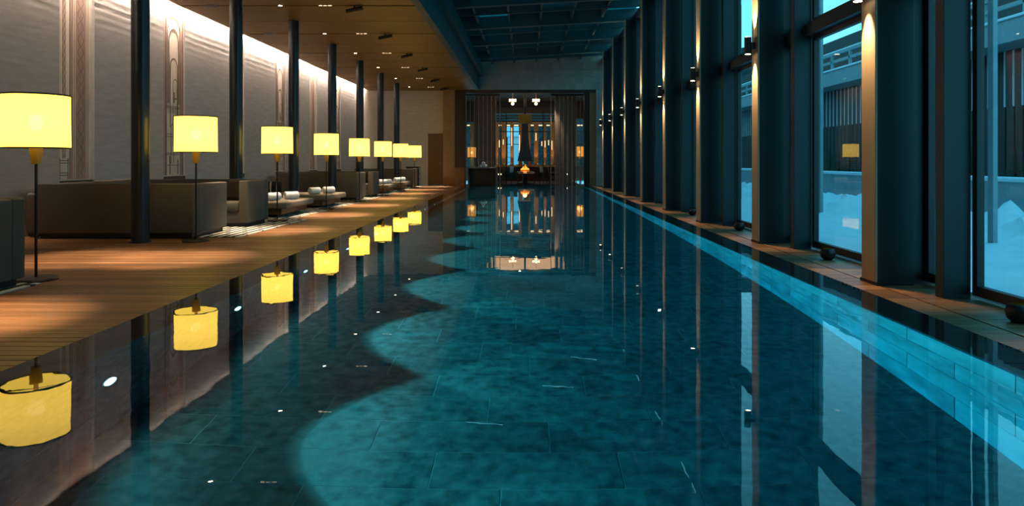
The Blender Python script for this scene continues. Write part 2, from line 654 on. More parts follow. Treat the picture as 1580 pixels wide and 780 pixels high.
for k, (a, b_) in enumerate(MUR):
    Wd = b_ - a
    kind = 'a twisted chain' if k % 2 == 0 else 'faded arches'
    t = thing('mural', 'tall wall panel printed with %s, %s' % (kind, PLACE[k]), 'mural', (WX - .045, a, .72),
              group='printed wall panels')
    MB().box(-.015, 0, .0, Wd, .08, 4.03).build('panel', M['cream'], t)
    MB().box(-.015, .05, .0, Wd, -.02, .075).build('base_ledge', M['black'], t)
    r1, r2, r3 = MB(), MB(), MB()
    if k % 2 == 0:
        strip(r1, .30, Wd - .04, .1, 4.02, .004)
        strip(r3, .0, .02, .1, 4.02)
        strip(r3, .29, .302, .1, 4.02)
        strip(r2, Wd - .09, Wd - .04, .1, 4.02)
        strip(r1, .12, .20, .45, 3.4, .004)
        for zz in (.16, .2, .36, .40):
            strip(r3, .04, .27, zz, zz + .012)
        strip(r3, .05, .06, .1, .45)
        strip(r3, .25, .26, .1, .45)
        for ph in (0, PI):
            wave(r3, .56, .07, .15, 4.0, ph, .42)
            wave(r2, .16, .03, .5, 3.4, ph, .28, .008)
        for ya in (.38, .42, .70, .74):
            strip(r2, ya, ya + .012, .1, 4.02)
    else:
        strip(r1, 0, .18, .1, 4.02, .004)
        strip(r2, .04, .07, .1, 4.02)
        strip(r2, .13, .18, .1, 4.02)
        strip(r1, Wd - .14, Wd, .1, 4.02, .004)
        strip(r2, Wd - .05, Wd - .02, .1, 4.02)
        for r_, zs in ((.26, 3.1), (.21, 2.9), (.16, 2.35)):
            arch(r2, .46, r_, zs, 1.1 if r_ < .2 else 1.6)
        arch(r1, .52, .10, 2.0, .7, .02)
        arch(r3, .40, .06, 1.1, .35, .018)
        for zz in (.3, .52, .55, .9, .95, 1.5, 1.53):
            strip(r1, .2, Wd - .16, zz, zz + .02)
        strip(r3, .46, .50, 1.62, 1.85)
        strip(r3, .5, .58, 1.7, 1.73)
        strip(r3, .3, .33, .12, .5)
        strip(r3, .62, .65, .12, .42)
    for q in (r1.build('rose_band', M['rose'], t), r2.build('carved_band', M['umber'] if k % 2 else M['cream'], t), r3.build('drawn_line', M['umber'], t)):
        q['kind'] = 'stuff'

# ------------------------------------------------------------------ timber ceiling with lit slots
CX0, CX1 = -7.15, -2.28
ce = MB().box(CX0 - .0, CX1, -2.5, ENDY + .3, CEIL + .12, CEIL + .42).build('ceiling', M['black'])
struct(ce, 'timber panelled ceiling over the lounge')
y = COLY[0] - 4 * BAY
pm = {}
while y < ENDY:
    for half in (0, 1):
        ya = y + half * 1.55 + (.012 if half == 0 else .045)
        yb = y + (half + 1) * 1.55 - (.045 if half == 0 else .012)
        if ya > ENDY:
            continue
        yb = min(yb, ENDY)
        h = (yb - ya) / 2
        MB().box(CX0, CX1, -h, h, 0, .12).build('ceiling_panel', M['ceil'], ce, loc=(0, (ya + yb) / 2, CEIL))
    y += BAY
# slot above the wall edge: roof and back of the cove, and the led line in it
cv = MB().box(-7.7, CX0 + .3, -2.5, ENDY + .3, 4.74, 4.9).build('trim_1', M['white'])
struct(cv, 'lid of the light cove along the earth wall')
ed = MB().box(CX0 - .015, CX0, -2.5, ENDY, CEIL - .004, CEIL + .05).build('trim_2', M['ceil'])
struct(ed, 'timber edge of the ceiling beside the light cove')
led = tag(MB().box(WX + .085, WX + .115, -2.4, ENDY - .05, CEIL + .20, CEIL + .42).build('light_strip', M['black']),
          'long light profile hung in the cove above the earth wall', 'light')
for k in range(11):
    lamp('AREA', 'cove_light', (WX + .10, -.9 + BAY * k, CEIL + .18), 60, (1, .78, .62), shape='RECTANGLE', size=.05, size_y=3.05, spread=math.radians(80),
         rot=(0, math.radians(24), 0))
    lamp('AREA', 'cove_graze', (WX + .055, -.9 + BAY * k, CEIL + .165), 60, (1, .76, .60), shape='RECTANGLE', size=.02, size_y=3.05, spread=math.radians(90),
         rot=(0, math.radians(40), 0))
ord_ = ['nearest', 'second', 'third', 'fourth', 'fifth', 'sixth', 'seventh', 'eighth', 'ninth', 'last']
SLOT = [COLY[0] - 1.55 + BAY * k for k in range(-1, 8)]
ring = MB().lathe([(.041, -.004), (.062, -.004), (.062, .01), (.041, .01)], 20, close=True).mesh('ring', M['black'], True)
lens = MB().tube((0, 0, 0), (0, 0, .006), .040, n=16).mesh('lens', M['lens_warm'])
slot_glow = MB().box(-.13, .13, -.012, .012, -.003, .008).mesh('lens', M['bar_glow'])  # glowing bar imitates light washed along the slot
spk = MB().tube((0, 0, -.004), (0, 0, .01), .13, n=28).mesh('ceiling_speaker', M['black'])
bar = MB().tube((-.17, 0, -.115), (.17, 0, -.045), .042, n=16).mesh('barrel', M['black'], True)
arm_ = MB().box(-.02, .02, -.012, .012, -.09, .1).mesh('arm', M['black'])
tilt = math.radians(4)
vis = 0
for k, sy in enumerate(SLOT):
    if sy > ENDY - .5:
        break
    seen = sy > 13
    nm = ord_[min(vis, 9)] if seen else ['rearmost unseen', 'unseen middle', 'unseen front'][k]
    for j, (x, mm, en) in enumerate(((-5.08, lens, 1300), (-4.15, slot_glow, 120))):
        t = thing('downlight', 'small %s downlight in the %s lit ceiling slot over the deck' % (('bright round', 'dim glow bar')[j], nm), 'light',
                  (x, sy, CEIL + .002), group='downlights in the ceiling slots')
        link('ring', ring, t)
        link('lens', mm, t, (0, 0, 0))
        lamp('SPOT', 'downlight_spot', (0, 0, -.03), en, WARM, t, spot_size=math.radians(27 if j == 0 else 50), spot_blend=.9, shadow_soft_size=.03,
             rot=(0, 0, 0))
    t = thing('spotlight', 'black tilted spotlight hanging under the %s ceiling slot near the pool edge' % nm, 'light', (-3.55, sy, CEIL),
              group='black ceiling spotlights')
    link('barrel', bar, t)
    link('arm', arm_, t)
    lamp('SPOT', 'spot_beam', (-.19, 0, -.14), 2000, WARM, t, spot_size=math.radians(27), spot_blend=1, shadow_soft_size=.03, rot=(0, tilt, 0))
    o = link('ceiling_speaker', spk, None, (-6.5, sy, CEIL + .002))
    tag(o, 'dark round ceiling speaker at the wall end of the %s ceiling slot' % nm, 'speaker', 'round ceiling speakers')
    if seen:
        vis += 1

# ------------------------------------------------------------------ round columns on the deck
cname = ['nearest of the row, in front of the first sofa', 'second of the row, behind the sofa facing the camera', 'third of the row, behind the third floor lamp',
         'fourth of the row, beside the rolled towels of the far daybed', 'fifth of the row, behind the fifth floor lamp', 'sixth of the row, behind the sixth floor lamp',
         'last of the row, behind the seventh floor lamp']
for k, cy in enumerate(COLY):
    t = thing('round_column', 'dark steel round column, ' + cname[k], 'column', (-5.33, cy, .0115 if k in (1, 2, 4, 5, 6) else 0), group='round columns along the deck')
    MB().tube((0, 0, 0), (0, 0, CEIL - .012), .115, n=32).build('shaft', M['column'], t, True)
    MB().lathe([(.116, 0), (.135, 0), (.135, .012), (.116, .02)], 32, close=True).build('base_ring', M['column'], t, True)

# ------------------------------------------------------------------ floor lamps
LAMPY = [6.4 + BAY * k for k in range(8)]
ltxt = ['nearest and largest, beside the grey sofa arm', 'second, at the corner of the first dark sofa', 'third, before the towels on the near daybed',
        'fourth in the row, before the second daybed', 'fifth, at the corner of the middle sofa', 'sixth in the row, beyond the middle sofas',
        'seventh in the row, before the far daybeds', 'last in the row, before the pale end wall']
for k, ly in enumerate(LAMPY):
    t = thing('floor_lamp', 'floor lamp with glowing yellow drum shade, ' + ltxt[k], 'lamp', (-4.61, ly, .0115 if k in (2, 3, 5, 6, 7) else 0), group='yellow shaded floor lamps')
    MB().lathe([(0, 0), (.18, 0), (.183, .012), (.17, .024), (.03, .03), (0, .03)], 40).build('base', M['lampmetal'], t, True)
    MB().tube((0, 0, .028), (0, 0, 1.12), .0125, n=14).build('pole', M['lampmetal'], t, True)
    MB().lathe([(0, 1.09), (.040, 1.09), (.056, 1.245), (.0, 1.245)], 24).build('socket', M['brass'], t, True)
    MB().lathe([(.277, 1.245), (.272, 1.73)], 48).build('lamp_shade', M['shade'], t, True)
    MB().lathe([(.281, 1.728), (.281, 1.742), (.264, 1.742), (.264, 1.728)], 48, close=True).build('top_rim', M['lampmetal'], t, True)
    MB().lathe([(.283, 1.236), (.283, 1.247), (.268, 1.247), (.268, 1.236)], 48, close=True).build('bottom_rim', M['lampmetal'], t, True)
    MB().lathe([(.0, 1.40), (.03, 1.41), (.052, 1.45), (.055, 1.49), (.045, 1.53), (.02, 1.55), (0, 1.552)], 20).build('bulb', M['bulb'], t, True)
    MB().tube((0, 0, 1.245), (0, 0, 1.41), .02, n=12).build('bulb_holder', M['brass'], t, True)
    lamp('POINT', 'bulb_light', (0, 0, 1.49), 9, (1, .86, .62), t, shadow_soft_size=.06)
    sp = MB()
    for q in range(3):
        an = q * 2 * PI / 3
        sp.tube((0.0, 0, 1.30), (.27 * math.cos(an), .27 * math.sin(an), 1.245), .003, n=6)
    sp.build('spider', M['lampmetal'], t)


# ------------------------------------------------------------------ sofas, daybeds, rugs
def sofa(label, x0, x1, y0, y1, back_near, h=.78, group='taupe box sofas'):
    """box sofa; back_near: its back is towards the camera"""
    w, d = x1 - x0, y1 - y0
    t = thing('sofa', label, 'sofa', ((x0 + x1) / 2, (y0 + y1) / 2, .012), 0 if back_near else PI, group)
    a = .16
    MB().box(-w / 2 + .05, w / 2 - .05, -d / 2 + .05, d / 2 - .05, 0, .07).build('plinth', M['black'], t)
    MB().box(-w / 2, w / 2, -d / 2, -d / 2 + a, .06, h).build('backrest', M['fabric'], t, True, .022, 3)
    for s in (-1, 1):
        xa, xb = sorted((s * w / 2, s * (w / 2 - a)))
        MB().box(xa, xb, -d / 2 + a - .005, d / 2, .06, h - .004).build('armrest', M['fabric'], t, True, .022, 3)
    MB().box(-w / 2 + a, w / 2 - a, -d / 2 + a, d / 2 - .02, .06, .25).build('seat_base', M['fabric'], t, True, .012, 2)
    ww = (w - 2 * a) / 2
    for s in (0, 1):
        xa = -w / 2 + a + s * ww + .006
        MB().box(xa, xa + ww - .012, -d / 2 + a + .01, d / 2 - .005, .255, .42).build('seat_cushion', M['fabric'], t, True, .035, 3)
        MB().box(xa, xa + ww - .012, -d / 2 + a + .005, -d / 2 + a + .17, .425, .70).build('back_cushion', M['fabric'], t, True, .035, 3)
    return t


def pillow(label, x, y, z, rx, rz, m='fabric_dark'):
    v, f = [], []
    nn = 12
    for sgn in (1, -1):
        for j in range(nn + 1):
            for i in range(nn + 1):
                u, w_ = 2 * i / nn - 1, 2 * j / nn - 1
                th = .075 * (max(0, (1 - u * u) * (1 - w_ * w_))) ** .45
                pinch = 1 - .06 * (u * u * w_ * w_) ** .5
                v.append((u * .22 * pinch, sgn * th, .22 + w_ * .22 * pinch))
    for s in (0, 1):
        for j in range(nn):
            for i in range(nn):
                q = s * (nn + 1) ** 2 + j * (nn + 1) + i
                f.append((q, q + 1, q + nn + 2, q + nn + 1))
    mb = MB()
    mb.v, mb.f = v, f
    o = mb.build('cushion', M[m], None, True)
    bm = bmesh.new()
    bm.from_mesh(o.data)
    bmesh.ops.remove_doubles(bm, verts=bm.verts, dist=.0005)
    bmesh.ops.recalc_face_normals(bm, faces=bm.faces)
    bm.to_mesh(o.data)
    bm.free()
    o.location = (x, y, z)
    o.scale = (.8, .8, .8)
    o.rotation_euler = (rx, 0, rz)
    return tag(o, label, 'cushion')


def rolled_towel(label, x, y, z, rz, L=.42, r=.085):
    t = thing('rolled_towel', label, 'towel', (x, y, z), rz, 'rolled white towels on the daybeds')
    pts = [(.0, -L / 2), (r * .86, -L / 2), (r, -L / 2 + .015), (r * 1.02, 0), (r, L / 2 - .015), (r * .86, L / 2), (0, L / 2)]
    mb = MB()
    nn = 28
    for rr, xx in pts:
        for i in range(nn):
            a = 2 * PI * i / nn
            wob = 1 + .03 * math.sin(3 * a + xx * 20)
            mb.v.append((xx, rr * wob * math.cos(a), r + rr * wob * .94 * math.sin(a) + (.0)))
    for k in range(len(pts) - 1):
        for i in range(nn):
            j = (i + 1) % nn
            mb.f.append((k * nn + i, k * nn + j, (k + 1) * nn + j, (k + 1) * nn + i))
    mb.build('roll', M['towel'], t, True)
    for s in (-1, 1):
        sp = MB()
        prev = None
        for i in range(46):
            a = i * .42
            rr = .012 + (r * .84 - .012) * i / 45
            p_ = Vector((s * (L / 2 + .002), rr * math.cos(a), r + rr * .94 * math.sin(a)))
            if prev is not None:
                sp.tube(prev, p_, .0055, n=5, caps=False)
            prev = p_
        sp.build('spiral_edge', M['towel'], t, True)
    return t


def daybed(label, x0, x1, y0, y1):
    w, d = x1 - x0, y1 - y0
    t = thing('daybed', label, 'daybed', ((x0 + x1) / 2, (y0 + y1) / 2, .012), 0, 'low daybeds')
    MB().box(-w / 2 + .22, w / 2 - .25, -d / 2 + .18, d / 2 - .18, 0, .05).build('plinth', M['black'], t)
    MB().box(-w / 2, w / 2 - .13, -d / 2 + .08, d / 2 - .08, .05, .17).build('platform', M['platform'], t, bevel=.004)
    MB().box(-w / 2, w / 2, -d / 2, d / 2, .172, .30).build('mattress', M['mattress'], t, True, .035, 4)
    return t


def bolster(label, x, y, z, rz):
    mb = MB()
    r, L = .145, .52
    pts = [(0, -L / 2), (r * .8, -L / 2 + .01), (r, -L / 2 + .05), (r * 1.02, 0), (r, L / 2 - .05), (r * .8, L / 2 - .01), (0, L / 2)]
    nn = 28
    for rr, xx in pts:
        for i in range(nn):
            a = 2 * PI * i / nn
            mb.v.append((xx, rr * math.cos(a), r + rr * math.sin(a)))
    for k in range(len(pts) - 1):
        for i in range(nn):
            j = (i + 1) % nn
            mb.f.append((k * nn + i, k * nn + j, (k + 1) * nn + j, (k + 1) * nn + i))
    o = mb.build('bolster', M['banded'], None, True, loc=(x, y, z))
    o.rotation_euler = (0, 0, rz)
    return tag(o, label, 'bolster', 'banded bolsters on the daybeds')


def rug(label, x0, x1, y0, y1):
    o = MB().box(-(x1 - x0) / 2, (x1 - x0) / 2, -(y1 - y0) / 2, (y1 - y0) / 2, 0, .01).build('rug', M['rug'], None, loc=((x0 + x1) / 2, (y0 + y1) / 2, .001))
    return tag(o, label, 'rug', 'black and ivory striped rugs')


XE = -4.79
sofa('box sofa cut by the left edge, beside the nearest floor lamp', -7.1, -4.5, 5.15, 6.12, False)
sofa('wide taupe sofa seen from behind, nearest round column standing before it', -7.08, XE, 9.8, 10.9, True)
sofa('taupe sofa facing the camera with a dark cushion, beside the third floor lamp', -7.3, -4.68, 11.45, 12.36, False)
sofa('taupe sofa seen from behind beyond the near daybeds, fifth floor lamp at its corner', -7.1, XE, 19.3, 20.3, True)
sofa('small looking taupe sofa facing the camera just beyond the middle sofa', -7.3, -4.68, 20.8, 21.66, False)
sofa('farthest taupe sofa seen from behind, before the pale end wall', -7.1, XE, 28.9, 29.95, True)
pillow('dark brown square cushion leaning in the corner of the sofa facing the camera', -5.06, 11.84, .435, -.25, 0)
pillow('dark brown square cushion in the distant sofa facing the camera', -5.06, 21.15, .435, -.25, 0)
t = thing('pouf', 'small yellow lit pouf against the earth wall beside the first dark sofa', 'pouf', (-7.22, 10.35, .0115))
MB().box(-.115, .115, -.4, .4, .03, .64).build('body', M['fabric'], t, True, .05, 4)
MB().box(-.09, .09, -.36, .36, 0, .04).build('plinth', M['black'], t)
DB = [('near daybed with two rolled towels behind the third floor lamp', 13.3, 15.0), ('second daybed with two rolled towels behind the fourth floor lamp', 16.0, 17.7),
      ('third daybed, low and half hidden beyond the middle sofas', 23.15, 24.7), ('farthest daybed, near the last floor lamp', 25.9, 27.5)]
DBN = ['near daybed', 'second daybed', 'third daybed', 'farthest daybed']
for k, (lb, ya, yb) in enumerate(DB):
    daybed('low taupe ' + lb, -6.9, -4.68, ya, yb)
    yc = ya + .62
    rolled_towel('rolled white towel on the %s, the one nearer the wall' % DBN[k], -5.13 if k < 2 else -5.0, yc - .12, .314, .95, .29)
    rolled_towel('rolled white towel on the %s, the one nearer the pool' % DBN[k], -4.93 if k < 2 else -4.92, yc + .36, .314, .85, .29)
    bolster('black bolster with white bands at the head of the %s' % DBN[k], -6.28, (ya + yb) / 2 - .1, .322, .25)
rug('striped rug at the left edge under the nearest sofa', -7.2, -4.42, 2.9, 6.2)
rug('striped rug between the first pair of facing sofas', -7.25, -4.2, 9.95, 13.0)
rug('striped rug under the two near daybeds', -7.25, -4.5, 13.05, 18.4)
rug('striped rug under the middle pair of facing sofas', -7.25, -4.5, 19.2, 22.9)
rug('striped rug under the two far daybeds', -7.25, -4.55, 23.2, 30.2)
t = thing('cabinet', 'narrow dark open cabinet beside the brown door', 'cabinet', (-4.95, 30.62, 0))
MB().box(-.4, .16, -.3, -.27, 0, .86).build('side_panel', M['black'], t)
MB().box(-.4, .16, .27, .3, 0, .86).build('side_panel', M['white'], t)
MB().box(-.4, .16, -.27, .27, .83, .86).build('top', M['dark_wood'], t)
for z in (.05, .3, .56):
    MB().box(-.4, .14, -.27, .27, z, z + .02).build('shelf', M['dark_wood'], t)
MB().box(-.4, -.38, -.27, .27, 0, .83).build('back_panel', M['black'], t)

# ------------------------------------------------------------------ end wall
we = MB().box(-7.7, -3.75, ENDY + .03, ENDY + .3, 0, 4.8).build('wall_end', M['plaster'])
struct(we, 'pale ribbed end wall behind the last floor lamp')
DX0, DX1, DZ = -4.47, -3.77, 2.36
z = 0
r = 0
while z < CEIL - .01:
    h = min(.135, CEIL - z)
    xr = -3.75 if z >= DZ - .02 else DX0 - .02
    MB().box(-7.4, xr, ENDY - random.uniform(.0, .008), ENDY + .03, z + .004, z + h - .004).build('course', M['plaster'], we, bevel=.003, seg=1)
    z += h
d1 = struct(MB().box(DX0, DX1, ENDY - .01, ENDY + .03, 0, DZ).build('door_1', M['door'], bevel=.003), 'plain brown timber door in the end wall')
hd = MB().tube((DX1 - .09, ENDY - .012, 1.02), (DX1 - .09, ENDY - .06, 1.02), .012, n=10)
hd.tube((DX1 - .09, ENDY - .06, 1.02), (DX1 - .2, ENDY - .06, 1.02), .01, n=10)
hd.build('handle', M['brass'], d1)
pier = sempty('wall_pier', 'sandy block pier beside the brown door')
z = .0
r = 0
while z < CEIL:
    h = min(.36, CEIL - z)
    MB().box(-3.75, -3.22, ENDY - .35, ENDY + .3, z + .002, z + h - .002).build('block', M['block'] if z > .3 else M['wood'], pier, bevel=.003, seg=1)
    z += h

# concrete wall above the lounge opening, of thin blocks
OY = 30.6
wu = MB().box(-2.4, 3.9, OY + .05, OY + .3, CEIL, 6.3).build('wall_upper', M['concrete'])
struct(wu, 'grey block wall above the lounge opening')
rows, z = 0, CEIL
while z < 6.2:
    x = -2.4 + (rows % 2) * -.33
    while x < 3.9:
        a, c = max(x, -2.4), min(x + .66, 3.9)
        if c - a > .06:
            MB().box(a + .003, c - .003, OY + random.uniform(-.003, .003), OY + .05, z + .003, z + .297).build('block', M['concrete'], wu)
        x += .66
    z += .30
    rows += 1
pr = sempty('wall_pier', 'pale grey block pier at the glass side of the lounge opening')
for k in range(15):
    MB().box(3.14, 3.9, OY, OY + .35, k * .288 + .002, k * .288 + .286).build('block', M['concrete'], pr, bevel=.003, seg=1)

# fascia between timber ceiling and glass roof
fs = MB().box(CX1, CX1 + .16, -2.5, OY, CEIL - .03, 6.0).build('trim_3', M['roof_steel'])
struct(fs, 'dark fascia where the timber ceiling meets the glass roof')
f2 = MB().box(CX1 + .16, CX1 + .34, -2.5, OY, 4.9, 5.3).build('trim_4', M['roof_steel'])
struct(f2, 'steel gutter beam along the fascia')

# ------------------------------------------------------------------ glass wall of steel columns
ZTOP = 5.62
ftxt = {0: 'out of frame', 1: 'nearest and widest in view', 2: 'second in view', 3: 'third in view', 4: 'fourth in view', 5: 'fifth in view', 6: 'sixth in view',
        7: 'seventh in view', 8: 'last before the lounge'}
for k, fy in enumerate(FINY):
    t = thing('steel_column', 'dark blue steel column with edge coloured for warm light, %s' % ftxt[k], 'column', (3.14, fy, 0), group='steel columns of the glass wall')
    MB().box(.02, .36, -.12, .12, 0, ZTOP).build('web', M['teal'], t, bevel=.006)
    MB().box(.36, .58, -.05, .05, 0, ZTOP).build('glazing_fin', M['black'], t)
    MB().box(0, .022, -.125, .125, .03, ZTOP).build('warm_lit_edge', M['bronze'], t, bevel=.003)  # steel flange coloured bronze to carry the warm lamplight
    MB().box(.0, .10, -.15, .15, 0, .03).build('base_plate', M['black'], t)
    t = thing('wall_light', 'black cylinder light on the steel column %s' % ftxt[k], 'light', (3.14, fy, 2.70), group='cylinder lights on the steel columns')
    MB().tube((-.095, 0, -.115), (-.095, 0, .115), .047, n=24).build('body', M['black'], t, True)
    MB().box(-.06, 0, -.03, .03, -.045, .045).build('bracket', M['black'], t, bevel=.004)
    for s in (-1, 1):
        MB().tube((-.095, 0, s * .1155), (-.095, 0, s * .119), .036, n=20).build('lens', M['lens_small'], t)
    lamp('SPOT', 'beam_down', (-.07, 0, -.135), 210, (1, .68, .38), t, spot_size=math.radians(58), spot_blend=.9, shadow_soft_size=.025, rot=(0, math.radians(-2), 0))
    lamp('SPOT', 'beam_up', (-.07, 0, .135), 210, (1, .68, .38), t, spot_size=math.radians(58), spot_blend=.9, shadow_soft_size=.025, rot=(0, PI + math.radians(3), 0))

GX = 3.66
for k in range(len(FINY)):
    ya = FINY[k] + .05
    yb = (FINY[k + 1] - .05) if k + 1 < len(FINY) else OY
    ym = yb - .60
    w = sempty('window_%d' % (k + 1), 'tall glazed bay of the pool hall, bay %d from the camera' % (k + 1))
    MB().box(3.40, 3.62, ym - .06, ym + .06, 0, ZTOP).build('mullion', M['teal'], w, bevel=.004)
    fr3 = MB()
    for (p0, p1) in ((ya, ym - .06), (ym + .06, yb)):
        for (z0, z1) in ((.03, 2.70), (2.84, ZTOP - .1)):
            fr3.box(GX - .03, GX + .03, p0, p0 + .06, z0, z1)
            fr3.box(GX - .03, GX + .03, p1 - .06, p1, z0, z1)
            fr3.box(GX - .03, GX + .03, p0 + .06, p1 - .06, z0, z0 + .08)
            fr3.box(GX - .03, GX + .03, p0 + .06, p1 - .06, z1 - .06, z1)
            MB().box(GX - .004, GX + .004, p0 + .05, p1 - .05, z0 + .06, z1 - .05).build('pane', M['glass'], w)
    fr3.build('frame', M['black'], w)
    MB().box(3.52, 3.74, ya, yb, 2.70, 2.84).build('transom', M['teal'], w, bevel=.004)
    MB().box(3.40, 3.80, ya, yb, ZTOP - .1, ZTOP + .12).build('head_beam', M['teal'], w, bevel=.004)
wr = MB().box(3.5, 3.8, -2.5, FINY[0] - .12, 0, 6.2).build('wall_right', M['teal'])
struct(wr, 'solid wall at the near end of the glass wall')
wb = MB().box(-7.7, 3.9, -2.8, -2.5, -.3, 6.2).build('wall_back', M['dark_wood'])
struct(wb, 'wall behind the camera')

# ------------------------------------------------------------------ glass roof
rf = sempty('glass_roof', 'dark blue glass roof on steel rafters over the pool')


def zr(x):
    return 5.32 + (x + 2.2) * .3 / 5.35


def slope_box(mb, x0, x1, y0, y1, dz0, dz1):
    n_ = len(mb.v)
    mb.v += [(x0, y0, zr(x0) + dz0), (x1, y0, zr(x1) + dz0), (x1, y1, zr(x1) + dz0), (x0, y1, zr(x0) + dz0),
             (x0, y0, zr(x0) + dz1), (x1, y0, zr(x1) + dz1), (x1, y1, zr(x1) + dz1), (x0, y1, zr(x0) + dz1)]
    mb.f += [tuple(n_ + i for i in q) for q in ((0, 3, 2, 1), (4, 5, 6, 7), (0, 1, 5, 4), (1, 2, 6, 5), (2, 3, 7, 6), (3, 0, 4, 7))]
    return mb


PX = [-2.12, -1.52, -.53, .45, 1.43, 2.41, 3.5]
for fy in FINY:
    slope_box(MB(), CX1 + .16, 3.62, fy - .10, fy + .10, -.04, .34).build('rafter', M['roof_steel'], rf)
    slope_box(MB(), CX1 + .16, 3.40, fy + 1.49, fy + 1.57, .06, .335).build('secondary_rafter', M['roof_steel'], rf)
for x in PX[1:-1]:
    MB().box(x - .03, x + .03, -2.5, OY, zr(x) + .10, zr(x) + .32).build('purlin', M['roof_steel'], rf)
ys = [-2.5] + sorted([fy for fy in FINY] + [fy + 1.53 for fy in FINY if fy + 1.53 < OY]) + [OY]
gaps = {(9, 1): .35, (11, 3): .5, (13, 4): .3}
for i in range(len(ys) - 1):
    for j in range(len(PX) - 1):
        xa, xb = PX[j] + .01, PX[j + 1] - .01
        if j == 0:
            xa = CX1 + .16
        yb = ys[i + 1] - .012
        if (i, j) in gaps:
            yb -= .09
        MB().poly([(xa, ys[i] + .012, zr(xa) + .33), (xb, ys[i] + .012, zr(xb) + .33), (xb, yb, zr(xb) + .33), (xa, yb, zr(xa) + .33)]).build('roof_pane', M['roof_glass'], rf)

# ------------------------------------------------------------------ bowls on the right deck
for k, (x, y) in enumerate(((3.42, 4.72), (3.42, 7.72), (3.43, 10.95), (3.43, 14.05))):
    t = thing('candle_bowl', 'round black bowl with gold inside on the deck, %s' % ['nearest, cut by the right edge', 'second from the camera', 'third from the camera', 'fourth from the camera'][k], 'bowl', (x, y, 0),
              group='black bowls along the glass wall')
    MB().lathe([(0, 0), (.045, 0), (.075, .03), (.085, .075), (.072, .118), (.058, .128)], 28).build('shell', M['black'], t, True)
    MB().lathe([(.057, .127), (.068, .115), (.078, .075), (.065, .035), (0, .012)], 28).build('lining', M['gold_inside'], t, True)

# ------------------------------------------------------------------ fireside lounge beyond the pool
LW = struct(MB().box(-4.3, -4.1, ENDY + .32, 40.2, 0, 5).build('wall_lounge_left', M['dark_wood']), 'dark timber side wall of the lounge')
LW2 = struct(MB().box(4.1, 4.3, OY + .35, 40.2, 0, 5).build('wall_lounge_right', M['dark_wood']), 'dark timber side wall of the lounge, glass side')
lc = struct(MB().box(-4.3, 4.3, OY + .31, 40.2, 4.5, 4.7).build('ceiling', M['dark_wood']), 'dark timber ceiling of the lounge')
hdr = struct(MB().box(-3.22, 3.14, OY + .05, OY + .35, 4.18, CEIL).build('trim_5', M['dark_wood']), 'dark head of the lounge opening')
jl = MB().box(-3.22, -2.78, OY + .1, OY + .4, 0, 4.18)
struct(jl.build('trim_6', M['dark_wood']), 'dark jamb of the lounge opening')
struct(MB().box(2.85, 3.14, OY + .02, OY + .4, 0, 4.18).build('trim_7', M['wood_v']), 'brown jamb of the lounge opening, glass side')
struct(MB().box(2.62, 2.85, OY + .1, OY + .4, 0, 4.18).build('trim_8', M['black']), 'black post inside the lounge opening, glass side')
struct(MB().box(-2.95, -2.72, OY - .02, OY + .1, 0, 4.18).build('trim_9', M['black']), 'black post inside the lounge opening')

# vertical rod screens
RODD = 31.2
for lab, xs, slats in (('left', [719, 725.5, 732, 738.5, 745.5, 752, 758.5, 765, 771.5], [(734, 737), (739.5, 744), (746.5, 751), (753, 757.5), (760, 763.5)]),
                       ('right', [850, 856.5, 863, 869.5, 876, 882.5, 889.5, 895.5, 902.5], [(857.5, 861.5), (864, 868.5), (871, 875), (877.5, 881.5), (884, 888)])):
    t = thing('rod_screen', 'tall screen of hanging bronze rods on the %s side of the fireplace' % lab, 'screen', (at(xs[4], 0, RODD).x, RODD, 0))
    ox = at(xs[4], 0, RODD).x
    MB().box(at(xs[0], 0, RODD).x - ox, at(xs[-1], 0, RODD).x - ox, -.05, .10, 4.10, 4.18).build('top_rail', M['black'], t)
    for x in xs:
        xx = at(x, 0, RODD).x - ox
        MB().tube((xx, 0, .04), (xx, 0, 4.12), .014, n=8).build('rod', M['bronze'], t)
    for xa, xb in slats:
        MB().box(at(xa, 0, RODD).x - ox, at(xb, 0, RODD).x - ox, .04, .07, .05, 4.12).build('slat', M['umber'], t)
    MB().box(at(xs[0], 0, RODD).x - ox, at(xs[-1], 0, RODD).x - ox, -.02, .08, .0, .05).build('bottom_rail', M['black'], t)

# back wall of lounge: timber posts and windows
BY = 38.5
wbk = sempty('wall_lounge_end', 'timber and glass back wall of the lounge')
bz = lambda y: at(0, y, BY).z
bx = lambda x: at(x, 0, BY).x
MB().box(-4.1, 4.1, BY + .0, BY + .25, 0, bz(257)).build('low_wall', M['dark_wood'], wbk)
MB().box(-4.1, bx(720), BY, BY + .25, bz(257), 5).build('wall_panel', M['dark_wood'], wbk)
MB().box(bx(731), bx(765), BY, BY + .25, bz(257), 5).build('wall_panel', M['dark_wood'], wbk)
MB().box(bx(855), bx(888), BY, BY + .25, bz(257), 5).build('wall_panel', M['dark_wood'], wbk)
MB().box(bx(900), 4.1, BY, BY + .25, bz(257), 5).build('wall_panel', M['dark_wood'], wbk)
MB().box(bx(765), bx(855), BY - .05, BY + .25, bz(175), bz(153)).build('bulkhead', M['black'], wbk)
MB().box(bx(765), bx(855), BY + .1, BY + .25, bz(153), 5).build('wall_panel', M['wood'], wbk)
for x in (769, 782, 796, 830, 843):
    MB().box(bx(x) - .1, bx(x) + .12, BY + .06, BY + .1, bz(152.5), bz(144)).build('gallery_panel', M['rose'], wbk)
for y in (178, 182, 186.5):
    MB().box(bx(765), bx(855), BY - .02, BY + .06, bz(y + 1.7), bz(y - .6)).build('louvre', M['black'], wbk)
